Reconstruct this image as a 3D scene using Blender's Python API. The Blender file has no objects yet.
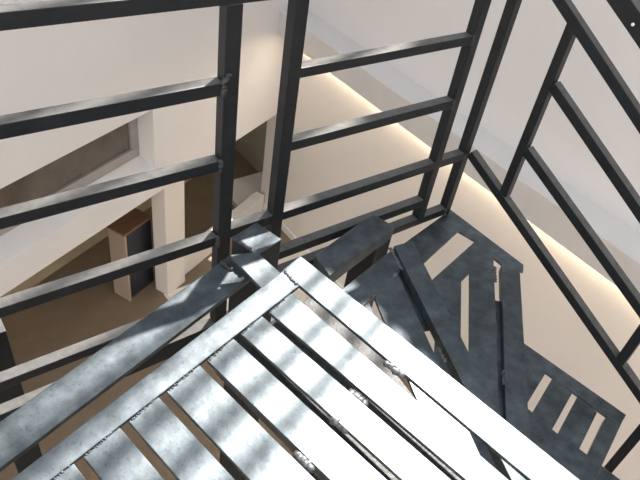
import bpy, bmesh, math, random
from mathutils import Vector, Matrix
random.seed(7)
S = bpy.context.scene
C = S.collection

# ------------------------------------------------------------------ camera, world, sun, exposure
cam_d = bpy.data.cameras.new('camera'); cam = bpy.data.objects.new('camera', cam_d); C.objects.link(cam)
cam_d.sensor_width = 36.0; cam_d.lens = 34.97; cam_d.clip_start = 0.02
cam.matrix_world = Matrix(((0.80602, 0.29511, -0.51308, 0.0),
                           (-0.57638, 0.5885, -0.56698, 0.0),
                           (0.13462, 0.75272, 0.64443, 4.08),
                           (0, 0, 0, 1)))
S.camera = cam

world = bpy.data.worlds.new('sky'); S.world = world; world.use_nodes = True
bg = world.node_tree.nodes['Background']
bg.inputs['Color'].default_value = (0.87, 0.95, 1.03, 1); bg.inputs['Strength'].default_value = 1.02

sun_d = bpy.data.lights.new('sun', 'SUN'); sun = bpy.data.objects.new('sun', sun_d); C.objects.link(sun)
sun_d.energy = 13.0; sun_d.angle = math.radians(1.1); sun_d.color = (1.0, 0.91, 0.82)
SUN = Vector((0.60, 0.40, 0.88)).normalized()          # towards the sun
sun.rotation_euler = SUN.to_track_quat('Z', 'Y').to_euler(); sun.location = (2, 2, 9)

S.view_settings.view_transform = 'Standard'; S.view_settings.look = 'None'
S.view_settings.exposure = 0.0; S.view_settings.gamma = 1.0; S.view_settings.use_curve_mapping = False

# ------------------------------------------------------------------ materials
def mat(name, col, rough=0.5, metal=0.0, spec=0.5, var=0.0, scale=6.0, bump=0.0, bscale=60.0, stretch=None, rvar=0.0, coat=0.0):
    m = bpy.data.materials.new(name); m.use_nodes = True
    nt = m.node_tree; b = nt.nodes['Principled BSDF']
    b.inputs['Base Color'].default_value = (*col, 1); b.inputs['Roughness'].default_value = rough
    b.inputs['Metallic'].default_value = metal; b.inputs['Specular IOR Level'].default_value = spec
    b.inputs['Coat Weight'].default_value = coat
    if var or bump or rvar:
        tc = nt.nodes.new('ShaderNodeTexCoord'); mp = nt.nodes.new('ShaderNodeMapping')
        nt.links.new(tc.outputs['Object'], mp.inputs['Vector'])
        if stretch: mp.inputs['Rotation'].default_value = (0, 0, stretch[0]); mp.inputs['Scale'].default_value = (stretch[1], stretch[2], 1)
        n = nt.nodes.new('ShaderNodeTexNoise'); n.inputs['Scale'].default_value = scale; n.inputs['Detail'].default_value = 6
        n.inputs['Roughness'].default_value = 0.65
        nt.links.new(mp.outputs['Vector'], n.inputs['Vector'])
        if var:
            r = nt.nodes.new('ShaderNodeValToRGB')
            r.color_ramp.elements[0].position = 0.3; r.color_ramp.elements[1].position = 0.72
            r.color_ramp.elements[0].color = (*[c * (1 - var) for c in col], 1)
            r.color_ramp.elements[1].color = (*[min(1, c * (1 + var)) for c in col], 1)
            nt.links.new(n.outputs['Fac'], r.inputs['Fac']); nt.links.new(r.outputs['Color'], b.inputs['Base Color'])
        if rvar:
            mr = nt.nodes.new('ShaderNodeMapRange'); mr.inputs['To Min'].default_value = rough - rvar; mr.inputs['To Max'].default_value = rough + rvar
            nt.links.new(n.outputs['Fac'], mr.inputs['Value']); nt.links.new(mr.outputs['Result'], b.inputs['Roughness'])
        if bump:
            n2 = nt.nodes.new('ShaderNodeTexNoise'); n2.inputs['Scale'].default_value = bscale; n2.inputs['Detail'].default_value = 4
            nt.links.new(tc.outputs['Object'], n2.inputs['Vector'])
            bp = nt.nodes.new('ShaderNodeBump'); bp.inputs['Strength'].default_value = bump; bp.inputs['Distance'].default_value = 0.004
            nt.links.new(n2.outputs['Fac'], bp.inputs['Height']); nt.links.new(bp.outputs['Normal'], b.inputs['Normal'])
    return m

def emit(name, col, strength):
    m = bpy.data.materials.new(name); m.use_nodes = True
    b = m.node_tree.nodes['Principled BSDF']; b.inputs['Base Color'].default_value = (*col, 1)
    b.inputs['Emission Color'].default_value = (*col, 1); b.inputs['Emission Strength'].default_value = strength
    return m

def speckle(m):
    """small dark pits and worn streaks in the coat of the steel"""
    nt = m.node_tree; b = nt.nodes['Principled BSDF']
    tc = nt.nodes.new('ShaderNodeTexCoord'); n = nt.nodes.new('ShaderNodeTexNoise')
    n.inputs['Scale'].default_value = 260; n.inputs['Detail'].default_value = 3; nt.links.new(tc.outputs['Object'], n.inputs['Vector'])
    n2 = nt.nodes.new('ShaderNodeTexNoise'); n2.inputs['Scale'].default_value = 30; n2.inputs['Detail'].default_value = 7; nt.links.new(tc.outputs['Object'], n2.inputs['Vector'])
    r = nt.nodes.new('ShaderNodeValToRGB'); r.color_ramp.elements[0].position = 0.30; r.color_ramp.elements[1].position = 0.42
    r.color_ramp.elements[0].color = (0.66, 0.66, 0.66, 1); r.color_ramp.elements[1].color = (1, 1, 1, 1); nt.links.new(n.outputs['Fac'], r.inputs['Fac'])
    r2 = nt.nodes.new('ShaderNodeValToRGB'); r2.color_ramp.elements[0].position = 0.35; r2.color_ramp.elements[1].position = 0.65
    r2.color_ramp.elements[0].color = (0.78, 0.78, 0.78, 1); r2.color_ramp.elements[1].color = (1.15, 1.15, 1.15, 1); nt.links.new(n2.outputs['Fac'], r2.inputs['Fac'])
    old = b.inputs['Base Color'].links[0].from_socket
    for c in (r, r2):
        mx = nt.nodes.new('ShaderNodeMix'); mx.data_type = 'RGBA'; mx.blend_type = 'MULTIPLY'; mx.inputs['Factor'].default_value = 1.0
        nt.links.new(old, mx.inputs[6]); nt.links.new(c.outputs['Color'], mx.inputs[7]); old = mx.outputs[2]
    nt.links.new(old, b.inputs['Base Color'])
    return m

def pale_tops(m, col, amount):
    """a noisy pale layer on faces that look up"""
    nt = m.node_tree; b = nt.nodes['Principled BSDF']
    g = nt.nodes.new('ShaderNodeNewGeometry'); sx = nt.nodes.new('ShaderNodeSeparateXYZ'); nt.links.new(g.outputs['True Normal'], sx.inputs[0])
    mr = nt.nodes.new('ShaderNodeMapRange'); mr.inputs['From Min'].default_value = 0.55; mr.inputs['From Max'].default_value = 0.95
    mr.inputs['To Max'].default_value = amount; nt.links.new(sx.outputs['Z'], mr.inputs['Value'])
    n = nt.nodes.new('ShaderNodeTexNoise'); n.inputs['Scale'].default_value = 55; n.inputs['Detail'].default_value = 5
    tc = nt.nodes.new('ShaderNodeTexCoord'); nt.links.new(tc.outputs['Object'], n.inputs['Vector'])
    m2 = nt.nodes.new('ShaderNodeMapRange'); m2.inputs['From Min'].default_value = 0.25; m2.inputs['From Max'].default_value = 0.6; m2.inputs['To Min'].default_value = 0.6
    nt.links.new(n.outputs['Fac'], m2.inputs['Value'])
    mu = nt.nodes.new('ShaderNodeMath'); mu.operation = 'MULTIPLY'; nt.links.new(mr.outputs[0], mu.inputs[0]); nt.links.new(m2.outputs[0], mu.inputs[1])
    mx = nt.nodes.new('ShaderNodeMix'); mx.data_type = 'RGBA'; nt.links.new(mu.outputs[0], mx.inputs['Factor'])
    old = b.inputs['Base Color'].links[0].from_socket
    nt.links.new(old, mx.inputs[6]); mx.inputs[7].default_value = (*col, 1); nt.links.new(mx.outputs[2], b.inputs['Base Color'])
    return m

M = dict(
    steel=speckle(mat('primed_steel', (0.118, 0.143, 0.162), 0.45, 0.85, 0.5, var=0.30, scale=14, bump=0.14, bscale=45, rvar=0.10)),
    weld=mat('weld_metal', (0.16, 0.17, 0.18), 0.55, 0.8, 0.5, var=0.3, scale=60, bump=0.5, bscale=120),
    rail=pale_tops(mat('charcoal_paint', (0.013, 0.0155, 0.0185), 0.40, 0.0, 0.28, var=0.25, scale=18, bump=0.06, bscale=70, rvar=0.06), (0.36, 0.36, 0.35), 0.30),
    wall=mat('warm_white_plaster', (0.76, 0.75, 0.75), 0.85, 0, 0.3, var=0.02, scale=3, bump=0.05, bscale=25),
    cove=mat('cream_plaster', (0.77, 0.73, 0.68), 0.85, 0, 0.3, var=0.02, scale=3, bump=0.05, bscale=25),
    ledge=mat('ledge_shade_plaster', (0.64, 0.62, 0.605), 0.85, 0, 0.3, var=0.04, scale=5),  # shade of the ledge front put into the colour, greyer than its top
    white=mat('white_trim', (0.80, 0.80, 0.79), 0.5, 0, 0.5),
    alu=mat('grey_window_frame', (0.34, 0.32, 0.305), 0.5, 0.0, 0.5, var=0.08, scale=10),
    glass=mat('dark_window_glass', (0.12, 0.10, 0.085), 0.18, 0.0, 0.5, var=0.5, scale=2.2),
    floor=mat('brown_floor', (0.215, 0.165, 0.115), 0.6, 0, 0.4, var=0.12, scale=5),
    back=mat('olive_plaster', (0.42, 0.36, 0.25), 0.8, 0, 0.3, var=0.12, scale=4),
    olive=mat('grey_olive_plaster', (0.36, 0.34, 0.28), 0.8, 0, 0.3, var=0.1, scale=4),
    wood=mat('brown_wood', (0.20, 0.105, 0.06), 0.5, 0, 0.5, var=0.25, scale=5, stretch=(0, 1, 8)),
    navy=mat('dark_navy_lacquer', (0.012, 0.016, 0.024), 0.35, 0, 0.5),
    pale=mat('pale_board', (0.40, 0.33, 0.26), 0.7, 0, 0.4),
    burnt=mat('burnt_weld', (0.05, 0.055, 0.06), 0.5, 0.3, 0.5, var=0.4, scale=80, bump=0.4, bscale=150),
    led=emit('warm_led', (1.0, 0.84, 0.62), 19.0),
)

# ------------------------------------------------------------------ mesh helpers
def new_obj(name, bm, m, parent=None, smooth=False, bevel=0.0):
    bmesh.ops.recalc_face_normals(bm, faces=bm.faces)
    me = bpy.data.meshes.new(name); bm.to_mesh(me); bm.free()
    if smooth:
        for p in me.polygons: p.use_smooth = True
    me.materials.append(M[m])
    o = bpy.data.objects.new(name, me); C.objects.link(o)
    if parent: o.parent = parent
    if bevel:
        b = o.modifiers.new('bevel', 'BEVEL'); b.width = bevel; b.segments = 2; b.limit_method = 'ANGLE'
    return o

def add_prism(bm, pts, ztop, th):
    """vertical-sided plate: plan outline pts (x, y), or (x, y, z) with its own top height"""
    top = [bm.verts.new((p[0], p[1], p[2] if len(p) > 2 else ztop)) for p in pts]
    bot = [bm.verts.new((v.co.x, v.co.y, v.co.z - th)) for v in top]
    n = len(pts)
    bm.faces.new(top); bm.faces.new(bot[::-1])
    for i in range(n):
        bm.faces.new((top[i], bot[i], bot[(i + 1) % n], top[(i + 1) % n]))

def plate(name, pts, ztop, th, m, parent=None, bevel=0.0012):
    bm = bmesh.new(); add_prism(bm, pts, ztop, th); return new_obj(name, bm, m, parent, bevel=bevel)

def add_box(bm, lo, hi, origin=(0, 0, 0), ax=(1, 0, 0)):
    """box lo..hi in a frame at origin whose first axis is ax (horizontal), second is ax turned 90 degrees"""
    ax = Vector(ax).normalized(); ay = Vector((-ax.y, ax.x, 0)); o = Vector(origin)
    v = [bm.verts.new(o + ax * x + ay * y + Vector((0, 0, z))) for z in (lo[2], hi[2]) for y in (lo[1], hi[1]) for x in (lo[0], hi[0])]
    for f in ((0, 2, 3, 1), (4, 5, 7, 6), (0, 1, 5, 4), (2, 6, 7, 3), (0, 4, 6, 2), (1, 3, 7, 5)):
        bm.faces.new([v[i] for i in f])

def box(name, lo, hi, m, parent=None, origin=(0, 0, 0), ax=(1, 0, 0), bevel=0.0):
    bm = bmesh.new(); add_box(bm, lo, hi, origin, ax); return new_obj(name, bm, m, parent, bevel=bevel)

def add_beam(bm, a, b, w, h, side):
    """square tube from a to b (centre line); w along the horizontal 'side' direction, h across"""
    a, b = Vector(a), Vector(b); d = (b - a).normalized(); s = Vector(side).normalized()
    s = (s - d * s.dot(d)).normalized(); u = s.cross(d).normalized()
    v = [bm.verts.new(p + s * i * w / 2 + u * j * h / 2) for p in (a, b) for i, j in ((-1, -1), (1, -1), (1, 1), (-1, 1))]
    for f in ((0, 3, 2, 1), (4, 5, 6, 7), (0, 1, 5, 4), (1, 2, 6, 5), (2, 3, 7, 6), (3, 0, 4, 7)):
        bm.faces.new([v[i] for i in f])

def beam(name, a, b, w, h, side, m, parent=None, bevel=0.002):
    bm = bmesh.new(); add_beam(bm, a, b, w, h, side); return new_obj(name, bm, m, parent, bevel=bevel)

def weld_line(bm, a, b, r=0.005, step=0.004):
    a, b = Vector(a), Vector(b); L = (b - a).length; n = max(2, int(L / step))
    for i in range(n + 1):
        p = a.lerp(b, i / n) + Vector((random.uniform(-.0015, .0015), random.uniform(-.0015, .0015), random.uniform(-.001, .001)))
        rr = r * random.uniform(0.75, 1.2)
        mtx = Matrix.Translation(p) @ Matrix.Diagonal((rr, rr, rr * 0.6, 1))
        bmesh.ops.create_icosphere(bm, subdivisions=1, radius=1.0, matrix=mtx)

def weld(segs, parent, r=0.005, mt='weld'):
    for a, b in segs:
        bm = bmesh.new(); weld_line(bm, a, b, r); new_obj('weld_bead', bm, mt, parent, smooth=True)

def thing(name, label, cat, loc=(0, 0, 0), group=None):
    o = bpy.data.objects.new(name, None); C.objects.link(o); o.location = loc; o.empty_display_size = 0.1
    o['label'] = label; o['category'] = cat
    if group: o['group'] = group
    bpy.context.view_layer.update()
    return o

def tag(o, label, cat): o['label'] = label; o['category'] = cat; return o
def struct(o): o['kind'] = 'structure'; return o
def perp(az): return Vector((math.cos(math.radians(az)), math.sin(math.radians(az)), 0))

# ------------------------------------------------------------------ the place: floor and walls
struct(box('floor', (-6, -6, -0.1), (7, 9, 0), 'floor'))
struct(box('wall_left', (-5.2, -5.2, 0), (-5, 7, 7.4), 'wall')); struct(box('wall_front', (-5, -5.2, 0), (3.4, -5, 7.4), 'wall'))

HA = (0.9148, 0.4039, 0); A0 = (1.587, 3.581, 0)      # rear wall: corner of the pillar below it, and its run
bm = bmesh.new()
add_box(bm, (-6, 0, 1.89), (1.545, 0.30, 7.4), A0, HA)          # above the window
add_box(bm, (1.545, 0, 2.19), (1.70, 0.30, 7.4), A0, HA)        # runs on behind the ledge
add_box(bm, (-0.094, 0, 1.182), (1.545, 0.30, 1.89), A0, HA)    # right of the window
o0 = Vector(A0); ux = Vector(HA).normalized(); uy = Vector((-ux.y, ux.x, 0))
def pa(s, n, z): return o0 + ux * s + uy * n + Vector((0, 0, z))
v = [bm.verts.new(pa(s, n, z)) for s in (-6, -0.094) for n, z in ((0, 1.182), (0.30, 1.182), (0.30, 1.46), (0.14, 1.46), (0, 1.405))]
bm.faces.new(v[:5]); bm.faces.new(v[5:][::-1])
for i in range(5): bm.faces.new((v[i], v[(i + 1) % 5], v[5 + (i + 1) % 5], v[5 + i]))
wall_back = struct(new_obj('wall_back', bm, 'wall'))

win = struct(bpy.data.objects.new('window_1', None)); C.objects.link(win)
bm = bmesh.new()
add_box(bm, (-6, 0.142, 1.46), (-0.094, 0.20, 1.54), A0, HA)
add_box(bm, (-0.165, 0.143, 1.54), (-0.094, 0.20, 1.89), A0, HA)
add_box(bm, (-2.9, 0.143, 1.54), (-2.83, 0.20, 1.89), A0, HA)
new_obj('window_frame', bm, 'alu', win, bevel=0.006)
box('window_pane', (-6, 0.165, 1.53), (-0.15, 0.175, 1.89), 'glass', win, A0, HA)

struct(box('ceiling', (-6, 0.30, 1.22), (3.2, 2.4, 1.40), 'wall', None, A0, HA))     # slab over the room beyond
pil = struct(box('trim_1', (0, 0.005, 0), (0.231, 0.145, 1.182), 'cove', None, A0, HA, bevel=0.004))
struct(box('wall_beyond', (-6, 1.05, 0), (2.8, 1.20, 1.22), 'back', None, (1.56, 3.48, 0), HA))
struct(box('wall_beyond_right', (3.30, 4.36, 0), (3.45, 6.2, 1.4), 'olive'))
struct(box('trim_5', (2.74, 4.28, 0), (3.29, 4.80, 0.06), 'cove'))                       # pale step behind the parapet
struct(box('trim_6', (1.56, 2.2, 0), (3.0, 3.62, 0.012), 'cove'))                        # pale floor strip beside the right wall
par = struct(box('trim_2', (0.231, 0.06, 0), (1.55, 0.16, 0.20), 'cove', None, A0, HA, bevel=0.004))   # low parapet beside the pillar

bm = bmesh.new(); add_box(bm, (3.0, -5, 0), (3.25, 4.36, 2.02))
wall_low = struct(new_obj('wall_right', bm, 'cove'))
struct(box('wall_right_upper', (3.115, -5, 2.02), (3.35, 4.30, 6.43), 'wall'))
bm = bmesh.new(); add_box(bm, (2.88, -5, 1.985), (3.115, 4.165, 2.18))
trim = struct(new_obj('trim_3', bm, 'ledge', bevel=0.004))
struct(box('trim_4', (2.885, -5, 2.18), (3.115, 4.165, 2.186), 'wall'))
tag(box('led_strip', (2.955, -4.9, 1.968), (2.985, 3.92, 1.985), 'led'), 'warm glowing light strip tucked under the ledge of the right wall', 'light strip')

struct(box('baseboard_right', (2.984, -5, 0), (3.0, 4.36, 0.07), 'white'))

# ------------------------------------------------------------------ cabinet in the room below
cab = thing('cabinet', 'dark fronted brown wooden cabinet standing on the brown floor beside the pillar', 'cabinet', (1.276, 3.674, 0))
CO = (0, 0, 0)
box('body', (0.02, 0.012, 0.0), (0.30, 0.18, 0.74), 'wood', cab, CO, HA, bevel=0.003)
box('side_panel', (0.0, 0.0, 0.0), (0.02, 0.18, 0.74), 'pale', cab, CO, HA, bevel=0.002)
box('top', (-0.006, -0.006, 0.74), (0.306, 0.185, 0.762), 'wood', cab, CO, HA, bevel=0.003)
d = box('door', (0.024, 0.0, 0.03), (0.296, 0.012, 0.735), 'navy', cab, CO, HA, bevel=0.002)
box('handle', (0.25, -0.012, 0.36), (0.26, 0.0, 0.46), 'steel', d, CO, HA)

# ------------------------------------------------------------------ steel staircase
st = thing('staircase', 'dark steel winder staircase of slatted treads turning down to the right', 'staircase')

# --- nearest tread, in the sun
Z1 = 3.20
bm = bmesh.new(); add_prism(bm, [(0.612, 0.741), (-0.294, 0.459), (-0.252, 0.436), (0.578, 0.676)], Z1 + 0.002, 0.008)
t1 = new_obj('tread', bm, 'steel', st, bevel=0.0015); t1['label'] = 'topmost tread with broad bright slats'
plate('nosing_bar', [(0.633, 0.752), (0.772, -0.112), (0.702, -0.09), (0.5752, 0.716), (0.574, 0.732)], Z1, 0.008, 'steel', t1)
AZ = math.radians(-79.4); sd = Vector((math.cos(AZ), math.sin(AZ)))
starts = [(0.568, 0.660), (0.484, 0.640), (0.411, 0.614), (0.330, 0.590), (0.243, 0.566), (0.169, 0.546), (0.090, 0.524), (0.008, 0.498), (-0.072, 0.473), (-0.152, 0.447)]
nrm = Vector((-sd.y, sd.x)).normalized()               # towards the nosing
GAP = 0.009
def yend(p): return -0.09
segs = []
for i in range(len(starts) - 1):
    r, l = Vector(starts[i]), Vector(starts[i + 1])
    for p in (r, l):                                    # butt the slat against the frame bar
        e = 0.676 + (p.x - 0.578) * 0.2892 - 0.001
        p += sd * ((e - p.y) / (sd.y - 0.2892 * sd.x))
    k = 1.5 if i < 3 else 1.3
    r = r - nrm * GAP * k * 0.75; l = l + nrm * GAP * 0.75
    tr = (r.y + 0.09) / -sd.y; tl = (l.y + 0.09) / -sd.y
    plate('slat', [tuple(r), tuple(r + sd * tr - (Vector((0.024, 0)) if i == 0 else Vector((0, 0)))), tuple(l + sd * tl), tuple(l)], Z1 - 0.0005, 0.008, 'steel', t1)
    segs.append(((r.x - 0.006, r.y - 0.001, Z1), (l.x + 0.006, l.y - 0.001, Z1)))
weld(segs, t1, 0.0022)
plate('end_bar', [(0.735, -0.085), (-0.26, -0.085), (-0.26, -0.135), (0.74, -0.135)], Z1, 0.008, 'steel', t1)
for (x, y) in ((0.620, 0.424), (0.5215, 0.409), (0.4635, 0.384), (0.376, 0.360)):
    weld([((x - sd.x * 0.016, y - sd.y * 0.016, Z1 - 0.006), (x + sd.x * 0.016, y + sd.y * 0.016, Z1 - 0.006))], t1, 0.0095)

plate('gap_darkener', [(0.40, 0.68), (0.695, 0.735), (0.705, 0.62), (0.66, 0.12), (0.50, 0.08)], 3.085, 0.06, 'burnt', t1)  # dark plate added below the slats to darken the gaps between them

# --- posts with arms under the tread corners
def post_arm(cx, cy, ztop, arm, zarm, harm, cap=True):
    ax = (math.cos(math.radians(15)), math.sin(math.radians(15)), 0)
    p = box('support_post', (-0.0385, -0.0385, 0), (0.0385, 0.0385, ztop), 'rail', st, (cx, cy, 0), ax, bevel=0.003)
    if cap: box('post_cap', (-0.0385, -0.0385, ztop), (0.0385, 0.0385, ztop + 0.004), 'steel', p, (cx, cy, 0), ax, bevel=0.001)
    plate('arm', arm, zarm, harm, 'steel', p, bevel=0.002)
    return p
p1 = post_arm(0.589, 0.855, 3.182, [(0.545, 0.880), (-0.30, 0.590), (-0.32, 0.515), (0.560, 0.800)], 3.140, 0.012)
br = plate('bracket', [(0.514, 0.700), (0.574, 0.715), (0.561, 0.810), (0.505, 0.828)], 3.1935, 0.008, 'steel', t1)
weld([((0.513, 0.708, 3.196), (0.573, 0.726, 3.196))], t1, 0.005)
weld([((0.575, 0.722, 3.203), (0.577, 0.682, 3.203))], t1, 0.004)
weld([((0.515, 0.835, 3.142), (0.508, 0.862, 3.142))], p1, 0.007, 'burnt')
weld([((0.545, 0.880, 3.186), (0.556, 0.830, 3.188))], p1, 0.005, 'burnt')
p2 = post_arm(1.040, 0.927, 2.958, [(1.068, 0.976), (0.812, 0.9075), (0.80, 0.824), (1.088, 0.900)], 3.000, 0.040, False)

# --- second tread
Z2 = 3.02
bm = bmesh.new(); add_prism(bm, [(1.005, 0.815), (0.515, 0.689), (0.538, 0.606), (0.960, 0.738)], Z2, 0.008)
t2 = new_obj('tread', bm, 'steel', st, bevel=0.0015)
plate('nosing_bar', [(1.072, 0.814), (0.760, 0.06), (0.722, 0.077), (1.010, 0.822)], Z2 + 0.001, 0.030, 'steel', t2, bevel=0.002)
plate('slat', [(0.951, 0.737), (0.700, 0.13), (0.655, 0.235), (0.842, 0.703)], Z2 - 0.0005, 0.008, 'steel', t2)
plate('slat', [(0.820, 0.694), (0.640, 0.245), (0.575, 0.275), (0.742, 0.672)], Z2 - 0.0005, 0.008, 'steel', t2)
plate('slat', [(0.722, 0.664), (0.555, 0.285), (0.50, 0.32), (0.640, 0.638)], Z2 - 0.0005, 0.008, 'steel', t2)
plate('stiffener', [(1.03, 0.79), (0.935, 0.565), (0.885, 0.58), (0.96, 0.76)], Z2 - 0.03, 0.008, 'steel', t2)
weld([((0.995, 0.82, Z2), (0.968, 0.742, Z2)), ((0.87, 0.50, Z2 - .004), (0.86, 0.47, Z2 - .004))], t2, 0.006)
weld([((0.942, 0.735, Z2), (0.930, 0.733, Z2)), ((0.848, 0.707, Z2), (0.838, 0.703, Z2))], t2, 0.007)

# --- corner tread
Z3 = 2.84
bm = bmesh.new(); add_prism(bm, [(1.492, 1.020), (1.506, 0.698), (1.478, 0.676), (1.440, 0.728), (1.440, 0.765), (1.446, 0.856), (1.430, 0.919), (1.450, 1.005)], Z3, 0.008)
t3 = new_obj('tread', bm, 'steel', st, bevel=0.0015)
plate('side_bar', [(1.455, 1.008), (1.10, 0.930), (1.12, 0.830), (1.432, 0.919)], Z3 - 0.0003, 0.008, 'steel', t3)
plate('side_bar', [(1.448, 0.856), (1.10, 0.768), (1.12, 0.705), (1.320, 0.757), (1.442, 0.768)], Z3 - 0.0006, 0.008, 'steel', t3)
plate('slat', [(1.284, 0.760), (0.86, 0.352), (0.80, 0.395), (1.16, 0.735)], Z3 - 0.0003, 0.008, 'steel', t3)
plate('slat', [(1.440, 0.768), (1.258, 0.595), (0.86, 0.222), (0.80, 0.265), (1.319, 0.760)], Z3 - 0.0003, 0.008, 'steel', t3)
plate('nosing_bar', [(1.478, 0.690), (0.86, 0.125), (0.82, 0.165), (1.438, 0.733)], Z3 - 0.0003, 0.03, 'steel', t3, bevel=0.002)
plate('stiffener', [(1.30, 0.665), (0.88, 0.27), (0.92, 0.23), (1.34, 0.625)], Z3 - 0.02, 0.008, 'steel', t3)
weld([((1.12, 0.445, Z3 - .004), (1.09, 0.415, Z3 - .004)), ((1.415, 0.738, Z3 - .004), (1.365, 0.69, Z3 - .004))], t3, 0.0045)
weld([((1.478, 1.015, Z3), (1.455, 1.008, Z3))], t3, 0.007)

# --- two lower treads
def lower_tread(dx, dy, dz):
    Z4 = 2.66 + dz
    q = lambda pts: [(x + dx, y + dy) for x, y in pts]
    bm = bmesh.new(); add_prism(bm, q([(1.418, 0.600), (1.487, 0.211), (1.437, 0.200), (1.372, 0.588)]), Z4 + 0.001, 0.012)
    t = new_obj('tread', bm, 'steel', st, bevel=0.0025)
    plate('slat', q([(1.380, 0.535), (0.86, 0.372), (0.86, 0.270), (1.400, 0.437)]), Z4, 0.008, 'steel', t)
    plate('slat', q([(1.404, 0.414), (0.86, 0.245), (0.86, 0.180), (1.407, 0.345)]), Z4, 0.008, 'steel', t)
    plate('slat', q([(1.411, 0.329), (0.86, 0.160), (0.86, 0.094), (1.416, 0.263)]), Z4, 0.008, 'steel', t)
    plate('nosing_bar', q([(1.428, 0.240), (0.86, 0.068), (0.86, 0.030), (1.480, 0.211)]), Z4, 0.03, 'steel', t, bevel=0.002)
    plate('cross_bar', q([(1.236, 0.430), (1.262, 0.155), (1.09, 0.105), (1.05, 0.39)]), Z4 + 0.0015, 0.012, 'steel', t)
    return t
t4 = lower_tread(0, 0, 0)
t5 = lower_tread(0, -0.30, -0.18)

# --- newel that carries the narrow ends
box('newel_post', (-0.05, -0.05, 0), (0.05, 0.05, 3.18), 'rail', st, (0.62, 0.0, 0), perp(15), bevel=0.003)
# post with a plate, further left below the level railing
tag(box('steel_post', (-0.0385, -0.0385, 0), (0.0385, 0.0385, 2.80), 'rail', None, (0.060, 1.24, 0), (1, 0, 0), bevel=0.003), 'thick dark square steel post rising from the lower floor behind the level railing', 'post')
tag(box('steel_post', (-0.009, -0.012, 0), (0.009, 0.012, 2.45), 'rail', None, (0.062, 1.45, 0), (1, 0, 0), bevel=0.002), 'thin dark steel bar standing upright beside the thick square post', 'post')

# ------------------------------------------------------------------ unseen louvres added to cast stripes on the nearest tread
sh = thing('shade_louvres', 'unseen grey louvres added high by the right wall to cast striped shade', 'shade_louvres', (3.115, 2.3, 5.3))
LA = perp(19); LN = perp(109)
for i in range(9):
    c = Vector((0.415, 0.522, 3.2)) + LN * (0.080 * (i - 1.0)) + SUN * (2.1 / SUN.z)
    a = c - LA * 0.75; b = a + LA * ((3.115 - a.x) / LA.x)
    bm = bmesh.new(); add_beam(bm, a - sh.location, b - sh.location, 0.034, 0.012, LN); new_obj('louvre', bm, 'rail', sh)
c = Vector((0.415, 0.522, 3.2)) + SUN * (2.1 / SUN.z) + Vector((0, 0, 0.02))
for k in (1.2,):
    a = c + LA * k - LN * 0.12; b = c + LA * k + LN * 0.60
    bm = bmesh.new(); add_beam(bm, a - sh.location, b - sh.location, 0.03, 0.03, LA); new_obj('cross_bar', bm, 'rail', sh)

# ------------------------------------------------------------------ level railing
ra = thing('railing', 'level charcoal steel railing of square bars running across behind the nearest tread', 'railing', (0.6, 1.015, 2.7))
LP = Vector((0.6, 1.015, 2.7))
def rb(name, a, b, w, h, side, parent, off): 
    return beam(name, Vector(a) - off, Vector(b) - off, w, h, side, 'rail', parent)
YC = 1.015; XL = -0.55
for x0, x1, zt, zb in ((XL, 1.44, 3.674, 3.645), (XL, 0.575, 3.490, 3.461), (XL, 0.575, 3.303, 3.276), (XL, 0.575, 3.083, 3.055), (XL, 0.575, 2.863, 2.836),
                       (0.61, 0.733, 3.093, 3.065),
                       (0.763, 1.312, 3.490, 3.466), (0.763, 1.312, 3.304, 3.278), (0.763, 1.442, 3.093, 3.066), (0.763, 1.312, 2.952, 2.924), (0.763, 1.442, 2.873, 2.845),
                       ):
    rb('bar', (x0, YC, (zt + zb) / 2), (x1, YC, (zt + zb) / 2), 0.030, zt - zb, (0, 1, 0), ra, LP)
for x0, x1, z0, z1 in ((0.576, 0.611, 2.765, 3.645), (0.732, 0.764, 2.765, 3.645), (1.311, 1.339, 2.872, 3.645), (1.441, 1.467, 2.841, 3.674)):
    rb('post', ((x0 + x1) / 2, YC, z0), ((x0 + x1) / 2, YC, z1), x1 - x0, 0.031, (1, 0, 0), ra, LP)
rb('base_rail', (XL, YC, 2.715), (0.78, YC, 2.735), 0.03, 0.06, (0, 1, 0), ra, LP)
def wl(segs, parent, r, off):
    weld([(Vector(a) - off, Vector(b) - off) for a, b in segs], parent, r, 'burnt')
wl([((0.575, 1.0, 3.492), (0.575, 1.0, 3.462)), ((0.578, 0.999, 3.495), (0.585, 1.0, 3.505))], ra, 0.007, LP)
wl([((0.575, 1.0, 3.304), (0.575, 1.0, 3.276))], ra, 0.006, LP)
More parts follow.
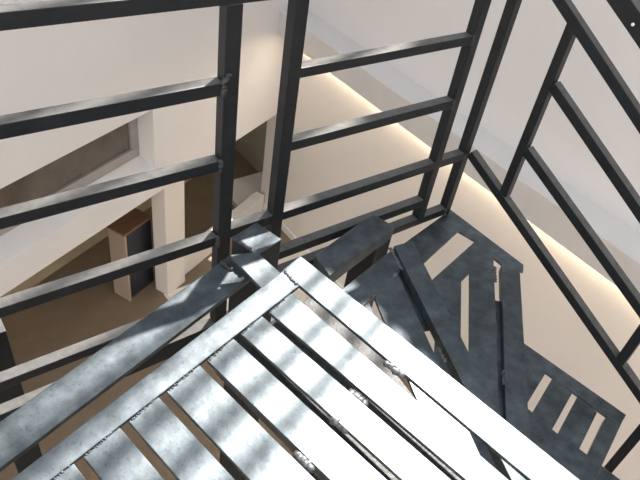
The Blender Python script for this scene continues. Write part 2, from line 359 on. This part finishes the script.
wl([((0.575, 1.0, 3.085), (0.575, 1.0, 3.055))], ra, 0.006, LP)
wl([((1.312, 1.0, 3.304), (1.312, 1.0, 3.278))], ra, 0.005, LP)
wl([((1.312, 1.0, 3.490), (1.312, 1.0, 3.466))], ra, 0.005, LP)
wl([((1.435, 0.998, 2.873), (1.44, 0.998, 2.85))], ra, 0.006, LP)

# ------------------------------------------------------------------ sloping railing
rs = thing('railing', 'sloping charcoal steel railing descending along the right side of the lower treads', 'railing', (1.46, 1.0, 2.8))
SP = Vector((1.46, 1.0, 2.8)); H = perp(95); NS = Vector((H.y, -H.x, 0))       # NS: outwards, away from the stair
def p2d(s, z): return Vector((1.445, 1.0, 0)) + H * s + NS * 0.014 + Vector((0, 0, z))
def rail_line(name, s0, z0, s1, z1, e0, e1, w=0.028, h=0.028):
    k = (z1 - z0) / (s1 - s0); c = h / 2 * math.sqrt(1 + k * k)
    a = p2d(e0, z0 + (e0 - s0) * k + c); b = p2d(e1, z0 + (e1 - s0) * k + c)
    return beam(name, a - SP, b - SP, w, h, NS, 'rail', rs)
rail_line('rail', -0.074, 3.051, -0.80, 2.699, -0.012, -1.35)
rail_line('rail', -0.185, 3.185, -0.672, 2.947, -0.178, -1.35)
rail_line('rail', -0.188, 3.386, -0.548, 3.191, -0.178, -1.35)
rail_line('rail', -0.091, 3.604, -0.403, 3.422, -0.010, -1.35)
hr = rail_line('handrail', -0.238, 3.650, -0.340, 3.592, -0.005, -1.35, 0.055, 0.045)
for s0, z0, z1 in ((-0.166, 3.035, 3.572), (-0.692, 2.775, 3.30), (-0.842, 2.395, 2.70), (-1.30, 2.45, 3.05), (-0.03, 3.64, 3.765)):
    beam('upright', p2d(s0, z0) - SP, p2d(s0, z1) - SP, 0.027, 0.027, NS, 'rail', rs)
bm = bmesh.new(); bmesh.ops.create_icosphere(bm, subdivisions=2, radius=0.004, matrix=Matrix.Translation(p2d(-0.318, 3.633) - NS * 0.042 - SP))
sc = new_obj('screw', bm, 'white', hr, smooth=True)
